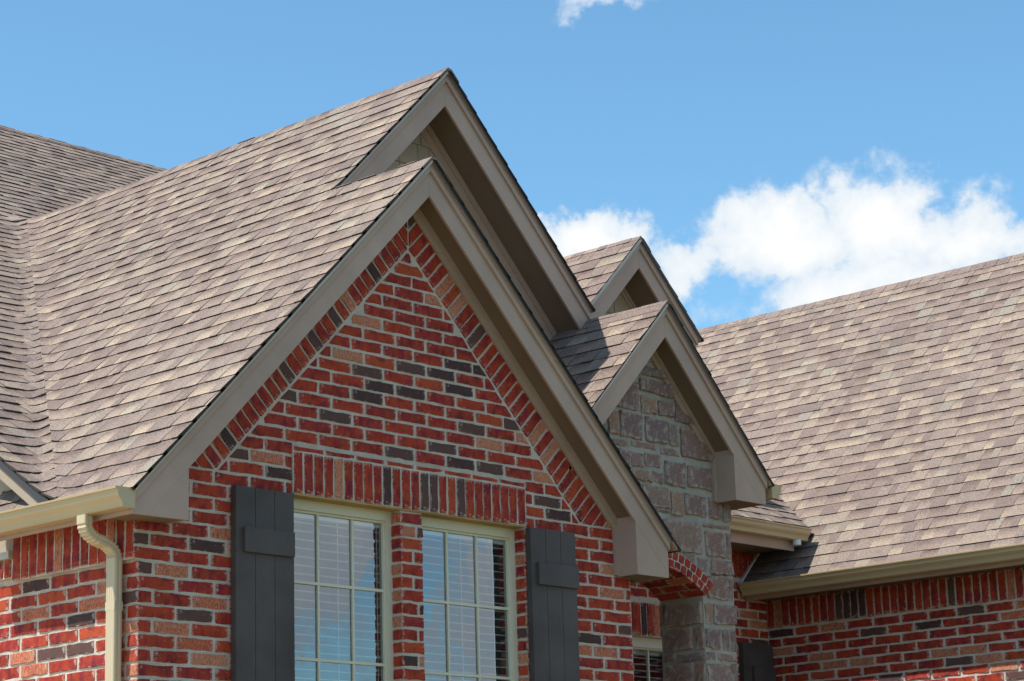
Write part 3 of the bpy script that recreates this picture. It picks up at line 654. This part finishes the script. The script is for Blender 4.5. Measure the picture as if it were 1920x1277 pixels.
# ------------------------------------------------------------------ rake trim
def rake_trim(rx, rz, kl, kr, xl, xr, yf, yw, fv=.245, boxl=None, boxr=None, sof=.205, cutl=None, cutr=None, lap=.10):
    """rake boards, trim strips, soffits and frieze boards of one gable. yf = face of the rake boards, yw = wall"""
    def rl(x): return rz - kl * (rx - x) - .023
    def rr(x): return rz - kr * (x - rx) - .023
    F = xz(yf)
    for side in (-1, 1):
        r = rl if side < 0 else rr; xe = xl if side < 0 else xr; bx = boxl if side < 0 else boxr; cut = cutl if side < 0 else cutr
        x_a = rx + side * .0008
        lo = rz - fv
        def low(x): return lo - (kl if side < 0 else kr) * abs(x - rx)
        if bx:
            zb = bx[1]; xi = bx[0]                    # inner edge of the box and its underside
            xs = rx + side * (lo - zb) / (kl if side < 0 else kr)     # where the board's lower edge meets the underside
            outer = xe
            if side * xs > side * xe: poly = [(x_a, r(x_a)), (xe, r(xe)), (xe, low(xe)), (x_a, low(x_a))]
            else: poly = [(x_a, r(x_a)), (xe, r(xe)), (xe, zb), (xs, zb), (x_a, low(x_a))]
            tri = [(xi, low(xi) - .001), (xs - side * .001, zb), (xi, zb)] if side * xs <= side * xe else [(xi, low(xi) - .001), (xe, low(xe) - .001), (xe, zb), (xi, zb)]
            mb = MB(); prism(mb, tri, F, -.018, -.0008); mb.obj('box_end', M_TRIM, house)
            mb = MB(); X0, X1 = sorted((xi, xi + side * .016)); box(mb, X0, X1, yf + .019, yw - .001, zb + .001, low(xi) + .052); mb.obj('box_side', M_TRIM, house)
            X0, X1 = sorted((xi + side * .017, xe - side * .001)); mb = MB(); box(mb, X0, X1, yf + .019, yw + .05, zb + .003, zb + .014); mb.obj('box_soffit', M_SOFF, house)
            X0, X1 = sorted((xe - side * .0, xe - side * .018)); mb = MB(); box(mb, X0, X1, yf + .0185, yw + .3, zb + .0005, r(xe) - .004); mb.obj('box_return', M_TRIM, house)
        else:
            poly = [(x_a, r(x_a)), (xe, r(xe)), (xe, low(xe)), (x_a, low(x_a))]
        trim = [(x_a, r(x_a) + .0005), (xe + side * .004, r(xe)), (xe + side * .004, r(xe) - .062), (x_a, r(x_a) - .062)]
        if cut:
            poly = clip(poly, *cut); trim = clip(trim, *cut)
        mb = MB(); prism(mb, poly, F, -.018, 0); mb.obj('rake_board', M_TRIM, house)
        mb = MB(); prism(mb, trim, F, .0005, .017); mb.obj('trim_strip', M_TRIM, house)
        de = [(x_a, r(x_a) + .0225), (xe + side * .01, r(xe) + .0225), (xe + side * .01, r(xe) - .010), (x_a, r(x_a) - .010)]
        if cut: de = clip(de, *cut)
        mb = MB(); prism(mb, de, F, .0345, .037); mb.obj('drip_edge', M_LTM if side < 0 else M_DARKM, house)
        # sloping soffit and the frieze board on the wall
        xs2 = bx[0] if bx else xe
        s0 = lambda x: rz - sof - (kl if side < 0 else kr) * abs(x - rx)
        sp = [(x_a, s0(x_a)), (xs2, s0(xs2)), (xs2, s0(xs2) + .014), (x_a, s0(x_a) + .014)]
        if cut: sp = clip(sp, *cut)
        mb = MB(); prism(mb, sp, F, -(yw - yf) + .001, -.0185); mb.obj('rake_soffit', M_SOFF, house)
        fp_ = [(x_a, s0(x_a) - .001), (xs2, s0(xs2) - .001), (xs2, s0(xs2) - lap), (x_a, s0(x_a) - lap)]
        if cut: fp_ = clip(fp_, *cut)
        mb = MB(); prism(mb, fp_, xz(yw), .001, .022); mb.obj('frieze_board', M_TRIM, house)
        fp2 = [(x_a, s0(x_a) - .002), (xs2, s0(xs2) - .002), (xs2, s0(xs2) - lap * .45), (x_a, s0(x_a) - lap * .45)]
        if cut: fp2 = clip(fp2, *cut)
        mb = MB(); prism(mb, fp2, xz(yw), .0225, .034); mb.obj('soffit_molding', M_TRIM, house)
        if bx:
            X0, X1 = sorted((bx[0] - side * .024, bx[0] + side * .0)); mb = MB(); box(mb, X0, X1, yw - .03, yw - .0005, bx[1] + .01, low(bx[0]) + .0); mb.obj('corner_board', M_TRIM, house)
rake_trim(R2X, R2Z, K1, .99, -.193, 4.312, -.19, 0, fv=.245, boxl=(.19, 3.65), boxr=(3.985, 3.67))
rake_trim(R1X, R1Z, K1, 1.02, 2.03, 4.64, .71, 1.0, fv=.262, cutr=(-K1 * -1, -1, -(fP3(0, 0)) + .002) if False else (K1, -1, K1 * RX - RZ), cutl=None, lap=.15)
rake_trim(RX, RZ, K1, 1.05, 3.55, 5.71, .0, .2, fv=.25, boxr=(5.355, 4.34))
rake_trim(R4X, R4Z, K1, 1.0, 4.72, 6.10, .87, 1.15, fv=.235, boxl=(5.02, 5.45), lap=.07)

# ------------------------------------------------------------------ ridge caps
def caps(x, z, kl, kr, y0, y1, seed, step=.143, along='y', yfix=0, w=.135):
    R = random.Random(seed); y = y0
    while y < y1:
        L = step * R.uniform(.97, 1.03); mb = MB(); h0 = .011 + R.uniform(-.002, .002); h1 = .007; a, b = y, min(y + L + .02, y1 + .02); t = (R.random() * .55, R.uniform(0, .45), 0)
        wl = w / math.sqrt(1 + kl * kl); wr = w / math.sqrt(1 + kr * kr)
        vs = []
        for (yy, h) in ((a, h0), (b, h1)):
            for (dx, k, s) in ((-wl, kl, -1), (-.02, kl, -1), (.02, kr, 1), (wr, kr, 1)):
                zz = z + .006 - k * abs(dx) + h * 1.25 + (.0 if abs(dx) > .03 else -.004)
                vs.append((x + dx, yy, zz) if along == 'y' else (yy, yfix + dx, zz))
        vs += [(v[0], v[1], v[2] - h0 - .004) for v in vs]
        fs = [(0, 1, 5, 4), (1, 2, 6, 5), (2, 3, 7, 6), (8, 9, 1, 0), (9, 10, 2, 1), (10, 11, 3, 2), (0, 4, 12, 8), (3, 11, 15, 7), (4, 5, 13, 12), (5, 6, 14, 13), (6, 7, 15, 14)]
        if along != 'y': fs = [f_[::-1] for f_ in fs]
        fs = [f_[::-1] for f_ in fs]
        mb.add(vs, fs, t, uvs=[(0, .3)] * 16); mb.obj('ridge_cap', M_SHING, house); y += L
caps(R2X, R2Z, K1, .99, YF2 - .004, .72, 1, step=.9)
caps(R1X, R1Z, K1, 1.02, YF1 - .004, y_at(R1X) + .02, 2)
caps(RX, RZ, K1, 1.05, YF3 - .004, .75, 3, step=.7)
caps(R4X, R4Z, K1, 1.0, YF4 - .004, 4.4, 4)
caps(11.2, fW(11.2, 0), K1, K1, -3.2, 6.3, 5)
caps(0, fM(0, 8.83), .668, .668, 2.6, 10.8, 6, along='x', yfix=8.83)

# left rake of the main slope: the sunlit board over the eave
mb = MB(); xR = -.195
def fmz(y): return fM(0, y) - .022
F = yz(xR)
prism(mb, [(.535, fmz(.535)), (8.8, fmz(8.8)), (8.8, fmz(8.8) - .17), (.64, fmz(.64) - .105), (.535, fmz(.535) - .03)], F, -.018, 0)
mb.obj('rake_board', M_SIDE, house)
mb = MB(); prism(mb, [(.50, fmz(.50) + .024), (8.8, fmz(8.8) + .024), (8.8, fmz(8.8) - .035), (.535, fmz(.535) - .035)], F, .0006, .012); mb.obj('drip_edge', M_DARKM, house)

# ------------------------------------------------------------------ eaves and gutters
def gutter(p0, p1, out, ends=(True, True), name='gutter'):
    """K-style gutter from p0 to p1 (top back edge); out = unit vector away from the fascia"""
    p0, p1, out = Vector(p0), Vector(p1), Vector(out); up = Vector((0, 0, 1)); d = (p1 - p0).normalized()
    prof = [(0, 0), (0, -.098), (.004, -.104), (.072, -.104), (.080, -.098), (.083, -.080), (.090, -.066), (.103, -.052), (.112, -.040), (.115, -.018), (.118, -.012), (.127, -.010), (.129, .0), (.124, .002), (.114, .001)]
    inn = [(.111, -.004), (.110, -.038), (.100, -.049), (.087, -.063), (.079, -.080), (.074, -.098), (.006, -.098), (.003, -.09), (.003, 0)]
    poly = prof + inn; k = len(poly); mb = MB()
    vs = [p + out * a + up * b for p in (p0, p1) for a, b in poly]
    fs = [(i, (i + 1) % k, (i + 1) % k + k, i + k) for i in range(k)]
    if d.cross(up).dot(out) > 0: fs = [f_[::-1] for f_ in fs]
    mb.add(vs, fs); g_ = mb.obj(name, M_GUT, house)
    for e, p, s in ((0, p0, -1), (1, p1, 1)):
        if not ends[e]: continue
        cap = [(-.001, .001), (-.001, -.106), (.073, -.107), (.082, -.100), (.085, -.081), (.092, -.068), (.105, -.054), (.114, -.041), (.117, -.012), (.130, -.011), (.131, .002)]
        m2 = MB(); fr_ = (p, out, up, d * s); prism(m2, cap, fr_, -.001, .003); m2.obj('end_cap', M_GUT, g_)
    return g_
EY = 1.22
mb = MB(); box(mb, -.195, -.177, -.17, EY, 3.652, 3.755); mb.obj('fascia', M_TRIM, house)
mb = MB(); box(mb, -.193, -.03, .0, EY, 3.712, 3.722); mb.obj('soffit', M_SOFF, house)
mb = MB(); box(mb, -.176, -.160, -.15, EY, 3.658, 3.73); mb.obj('sub_fascia', M_TRIM, house)
gutter((-.1965, -.215, 3.778), (-.1965, EY + .02, 3.778), (-1, 0, 0), (True, True))
# wing eave
mb = MB(); box(mb, 7.98, 7.998, -3.2, 1.93, 4.012, 4.145); mb.obj('fascia', M_TRIM, house)
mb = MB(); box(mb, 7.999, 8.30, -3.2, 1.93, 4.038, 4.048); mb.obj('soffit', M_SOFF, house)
gutter((7.979, -3.2, 4.150), (7.979, 1.90, 4.150), (-1, 0, 0), (True, True))
# small slope eave
mb = MB(); box(mb, 5.6, 8.12, 1.50, 1.518, 4.40, 4.55); mb.obj('fascia', M_TRIM, house)
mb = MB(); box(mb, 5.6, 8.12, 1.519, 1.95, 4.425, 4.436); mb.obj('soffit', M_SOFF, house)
gutter((5.8, 1.499, 4.585), (8.21, 1.499, 4.585), (0, -1, 0), (True, True))
# right eave of the stone gable
gutter((5.775, -.01, 4.500), (5.775, 1.40, 4.500), (1, 0, 0), (True, False))
# round outlet below the small gutter
mb = MB(); vs, fs = [], []
for i in range(16):
    a = i * math.pi / 8
    for (r, z_) in ((.036, 4.482), (.036, 4.44), (.032, 4.436), (.026, 4.440)): vs.append((8.075 + r * math.cos(a), 1.435 + r * math.sin(a), z_))
for i in range(16):
    for j in range(3): fs.append((i * 4 + j, i * 4 + j + 1, ((i + 1) % 16) * 4 + j + 1, ((i + 1) % 16) * 4 + j))
mb.add(vs, fs); mb.obj('gutter_outlet', M_WHITE, house)
# flashing strip where the wing roof meets the back wall
mb = MB(); zf = lambda x: fW(x, 0)
prism(mb, [(7.93, zf(7.93) + .045), (8.30, zf(8.30) + .045), (8.30, zf(8.30) + .065), (7.93, zf(7.93) + .065)], xz(1.92), -.03, .0); mb.obj('step_flashing', M_WHITE, house)

# ------------------------------------------------------------------ downspout
def downspout():
    path = []
    def arc_(cx, cz, r, a0, a1, n, kind):
        for i in range(n + 1):
            a = math.radians(a0 + (a1 - a0) * i / n); path.append((cx + r * math.cos(a), cz + r * math.sin(a), kind if 0 < i < n else 's', i))
    # in the x-z plane at y = YD
    path.append((-.258, 3.674, 's', 0)); path.append((-.258, 3.640, 's', 0))
    r = .085; arc_(-.258 + r, 3.628, r, 180, 246, 12, 'c')
    # straight slant
    x1, z1 = path[-1][0], path[-1][1]; a = math.radians(246 - 180 - 90)  # heading
    dirx, dirz = math.cos(math.radians(-24)), math.sin(math.radians(-24)); L = .035
    path.append((x1 + dirx * L, z1 + dirz * L, 's', 0)); x2, z2 = x1 + dirx * L, z1 + dirz * L
    # second elbow: turn back down
    cx, cz = x2 + r * math.sin(math.radians(-24)) , z2 - r * math.cos(math.radians(-24))
    arc_(cx, cz, r, 66, 0, 12, 'c'); xe = path[-1][0]
    z3 = path[-1][1]; path.append((xe, z3 - .03, 's', 0)); path.append((xe, z3 - .034, 's', 0)); path.append((xe, 0.05, 's', 0))
    return path, xe, z3
path, XE, Z3 = downspout()
shift = -.056 - XE
def sweep(mb, pts, w, h, y):
    rings = []
    for i, (x, z_, kd, j) in enumerate(pts):
        a = pts[max(0, i - 1)]; b = pts[min(len(pts) - 1, i + 1)]; t = Vector((b[0] - a[0], 0, b[1] - a[1])).normalized(); nn = Vector((t.z, 0, -t.x))
        s = 1.0
        if kd == 'c' and j % 2: s = .80
        prof = []
        hw, hh = w / 2 * (1 if s == 1 else .96), h / 2 * s
        ribs = 4
        for k in range(ribs * 2 + 1): prof.append((-hw * .9 + 1.8 * hw * k / (ribs * 2), -hh - (.0022 if k % 2 else 0)))
        for k in range(5): prof.append((hw + (.0022 if k % 2 else 0), -hh * .85 + 1.7 * hh * k / 4))
        for k in range(ribs * 2 + 1): prof.append((hw * .9 - 1.8 * hw * k / (ribs * 2), hh + (.0022 if k % 2 else 0)))
        for k in range(5): prof.append((-hw - (.0022 if k % 2 else 0), hh * .85 - 1.7 * hh * k / 4))
        rings.append([Vector((x, y, z_)) + Vector((0, 1, 0)) * p + nn * q for p, q in prof])
    k = len(rings[0]); vs = [v for r_ in rings for v in r_]; fs = []
    for i in range(len(rings) - 1):
        for j in range(k): fs.append((i * k + j, i * k + (j + 1) % k, (i + 1) * k + (j + 1) % k, (i + 1) * k + j))
    fs.append(tuple(range(k))[::-1]); fs.append(tuple((len(rings) - 1) * k + j for j in range(k))); mb.add(vs, fs)
pts = [((x if x < -.24 else x) , z_, kd, j) for x, z_, kd, j in path]
# stretch the slanted part so the foot lies on the wall
x_top, x_bot = path[0][0], XE
pts = [(x_top + (x - x_top) * ((-.056 - x_top) / (x_bot - x_top)), z_, kd, j) for x, z_, kd, j in path]
mb = MB(); sweep(mb, pts, .078, .054, .135); ds = mb.obj('downspout', M_SPOUT, house)
mb = MB(); box(mb, -.0845, -.0275, .135 - .0405, .135 + .0405, 3.175, 3.222); mb.obj('sleeve', M_SPOUT, ds)

# ------------------------------------------------------------------ windows
def window(x0, x1, z0, z1, y, cols, rows, blk=None, fw=.052):
    mb = MB()
    box(mb, x0, x1, y, y + .07, z1 - fw * 1.15, z1); box(mb, x0, x1, y, y + .07, z0, z0 + fw)
    box(mb, x0, x0 + fw * .8, y, y + .07, z0 + fw, z1 - fw * 1.15); box(mb, x1 - fw * .8, x1, y, y + .07, z0 + fw, z1 - fw * 1.15)
    w = mb.obj('window', M_WIN, house)
    gx0, gx1, gz0, gz1 = x0 + fw * .8, x1 - fw * .8, z0 + fw, z1 - fw * 1.15
    mb = MB(); s = .014
    box(mb, gx0, gx1, y + .018, y + .05, gz1 - s, gz1); box(mb, gx0, gx1, y + .018, y + .05, gz0, gz0 + s); box(mb, gx0, gx0 + s, y + .018, y + .05, gz0 + s, gz1 - s); box(mb, gx1 - s, gx1, y + .018, y + .05, gz0 + s, gz1 - s); mb.obj('sash', M_WIN, w)
    for c in cols:
        mb = MB(); box(mb, c - .0075, c + .0075, y + .022, y + .045, gz0 + s, gz1 - s); mb.obj('muntin', M_WIN, w)
    for r in rows:
        mb = MB(); box(mb, gx0 + s, gx1 - s, y + .0205, y + .0465, r - .0085, r + .0085); mb.obj('muntin', M_WIN, w)
    mb = MB(); mb.add([(gx0, y + .034, gz0), (gx1, y + .034, gz0), (gx1, y + .034, gz1), (gx0, y + .034, gz1)], [(0, 1, 2, 3)]); mb.obj('pane', M_GLASS, w)
    return w
window(1.077, 2.006 - .021, 1.87, 3.915, .08, (1.404, 1.682), (3.432, 2.988, 2.55, 2.11))
window(2.167, 3.088, 1.87, 3.915, .08, (2.487, 2.755), (3.402, 2.962, 2.53, 2.1))
window(PW[0] + .002, PW[1] - .002, PW[2], 3.630, 2.0, (6.76,), (2.9,), fw=.07)
def blind(x0, x1, z0, z1, y, label, group='horizontal slat blinds behind the windows', cords=(), pitch=.0505, tilt=.0015):
    t = empty('window_blind', ((x0 + x1) / 2, y, z0), label, 'blind', group)
    cx = (x0 + x1) / 2
    mb = MB(); box(mb, x0 - cx, x1 - cx, -.030, .030, z1 - z0 - .055, z1 - z0); mb.obj('headrail', M_BLIND, t)
    z_ = z1 - .075; me = None; k = 0
    while z_ > z0:
        if me is None:
            mb = MB(); n = 6; w = .025; L = (x1 - x0) / 2
            vs = []
            for i in range(n + 1):
                a = -1 + 2 * i / n; vs += [(-L, a * w, -.003 * a * a + tilt * a), (L, a * w, -.003 * a * a + tilt * a)]
            o = len(vs); vs += [(v[0], v[1], v[2] - .0042) for v in vs]
            fs = [(2 * i, 2 * i + 1, 2 * i + 3, 2 * i + 2) for i in range(n)] + [(o + 2 * i, o + 2 * i + 2, o + 2 * i + 3, o + 2 * i + 1) for i in range(n)] + [(0, o, o + 1, 1), (2 * n, 2 * n + 1, o + 2 * n + 1, o + 2 * n)]
            mb.add(vs, fs); me = mb.mesh('slat', M_BLIND)
        o_ = bpy.data.objects.new('slat', me); COL.objects.link(o_); o_.parent = t; o_.location = (0, 0, z_ - z0); o_.rotation_euler = (0, RND.uniform(-.002, .002), 0); z_ -= pitch; k += 1
    for c in cords:
        mb = MB(); box(mb, c - cx - .0022, c - cx + .0022, -.034, -.030, .02, z1 - z0 - .05); mb.obj('cord', M_BLIND, t)
    return t
blind(1.10, 2.01, 1.95, 3.872, .158, 'white slat blind behind the left front window, slats open, beside the brick pier', cords=(1.58, 1.90))
blind(2.19, 3.075, 1.95, 3.872, .158, 'white slat blind in the front window between the brick pier and the right shutter', cords=(2.63, 2.92))
blind(6.30, 7.03, 2.3, 3.56, 2.12, 'white slat blind over a dark room in the small porch window beside the stone pillar', cords=(6.55,))
# plain rooms behind the windows
def room(x0, x1, y0, y1, z0, z1):
    mb = MB(); v = [(x0, y0, z0), (x1, y0, z0), (x1, y1, z0), (x0, y1, z0), (x0, y0, z1), (x1, y0, z1), (x1, y1, z1), (x0, y1, z1)]
    mb.add(v, [(0, 1, 2, 3), (7, 6, 5, 4), (1, 5, 6, 2), (2, 6, 7, 3), (3, 7, 4, 0)]); return mb
room(.2, 3.95, .1, 3.2, .2, 3.97).obj('room_lining', M_ROOM, house)
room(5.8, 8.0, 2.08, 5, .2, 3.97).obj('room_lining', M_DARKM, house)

# ------------------------------------------------------------------ shutters
def shutter(x0, x1, z0, z1, y, nb, bats, th=.040):
    t = empty('shutter', (0, 0, 0)); t.parent = house
    w = (x1 - x0) / nb
    for i in range(nb):
        mb = MB(); dz = RND.uniform(-.0015, .0015); prism(mb, [(x0 + i * w + (.0018 if i else 0), z0), (x0 + (i + 1) * w - (.0018 if i < nb - 1 else 0), z0), (x0 + (i + 1) * w - (.0018 if i < nb - 1 else 0), z1 + dz), (x0 + i * w + (.0018 if i else 0), z1 + dz)], xz(y), .0, th); mb.obj('board', M_SHUT, t)
    mb = MB(); prism(mb, [(x0 + .01, z0 + .01), (x1 - .01, z0 + .01), (x1 - .01, z1 - .012), (x0 + .01, z1 - .012)], xz(y), -.008, -.0005); mb.obj('backer', M_SHUT, t)
    for (a, b, c, d) in bats:
        mb = MB(); prism(mb, [(a, c), (b, c), (b, d), (a, d)], xz(y - th), .0005, .024); bt = mb.obj('batten', M_SHUT, t)
        for xx in (a + .09, b - .06):
            m2 = MB(); o = Vector((xx, y - th - .0245, (c + d) / 2 + .02)); vs = [o + Vector((.0045 * math.cos(k * math.pi / 4), 0, .0045 * math.sin(k * math.pi / 4))) for k in range(8)]; m2.add(vs, [tuple(range(8))]); m2.obj('screw_head', M_DARKM, bt)
shutter(.640, 1.075, 1.75, 3.912, -.012, 3, [(.69, 1.062, 3.540, 3.680), (.69, 1.062, 1.95, 2.09)])
shutter(3.093, 3.525, 1.75, 3.915, -.012, 3, [(3.143, 3.525, 3.550, 3.690), (3.143, 3.525, 1.95, 2.09)])
shutter(7.86, 8.283, 2.1, 3.655, 1.938, 2, [(7.97, 8.275, 3.31, 3.452)])

# ------------------------------------------------------------------ bricks, stones and shingles become objects
def dist_size(d_, nrm_w=1):
    x, y = project(d_['c']); inside = 4 < x < 1916 and 4 < y < 1273
    w = (d_['c'] - CAM_P).dot(CF); return inside, d_['area'] / (w * w)
def as_obj(d_, name, m, parent=house):
    mb = MB(); c = d_['c']; mb.add([v - c for v in d_['v']], d_['f'], tints=d_['t'], uvs=d_['uv']); o = mb.obj(name, m, parent); o.location = c; return o
def hidden_by_trim(d_):
    x, y = project(d_['c']); return False
def emit(lst, name, m, mass, n=300, bad=lambda d_: False):
    cand = []
    for i, d_ in enumerate(lst):
        ins, s = dist_size(d_)
        if ins and not bad(d_): cand.append((s, i))
    cand.sort(reverse=True); pick = {i for s, i in cand[:n]}
    for i in sorted(pick): as_obj(lst[i], name, m)
    mb = MB()
    for i, d_ in enumerate(lst):
        if i not in pick: mb.add(d_['v'], d_['f'], tints=d_['t'], uvs=d_['uv'])
    if mb.v: mb.obj(mass, m, house, kind='stuff')
BRICKS = [b for b in BRICKS if b]
def brick_bad(d_):
    c = d_['c']; x, y = project(c)
    if .62 < c.x < 1.08 and c.y < .05 and c.z < 3.90: return True     # behind a shutter
    if 3.10 < c.x < 3.53 and c.y < .05 and c.z < 3.90: return True
    if c.x > 4.1: return True
    return c.y < .05 and c.z > 5.9 - 1.02 * abs(c.x - 2.05)
emit(BRICKS, 'brick', M_BRICK, 'brickwork', 300, brick_bad)
for s in stone_objs:
    if s: as_obj(s, 'stone', M_STONE)
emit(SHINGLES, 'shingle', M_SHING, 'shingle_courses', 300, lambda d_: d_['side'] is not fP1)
print('bricks', len(BRICKS), 'shingles', len(SHINGLES), 'stones', len(stone_objs))
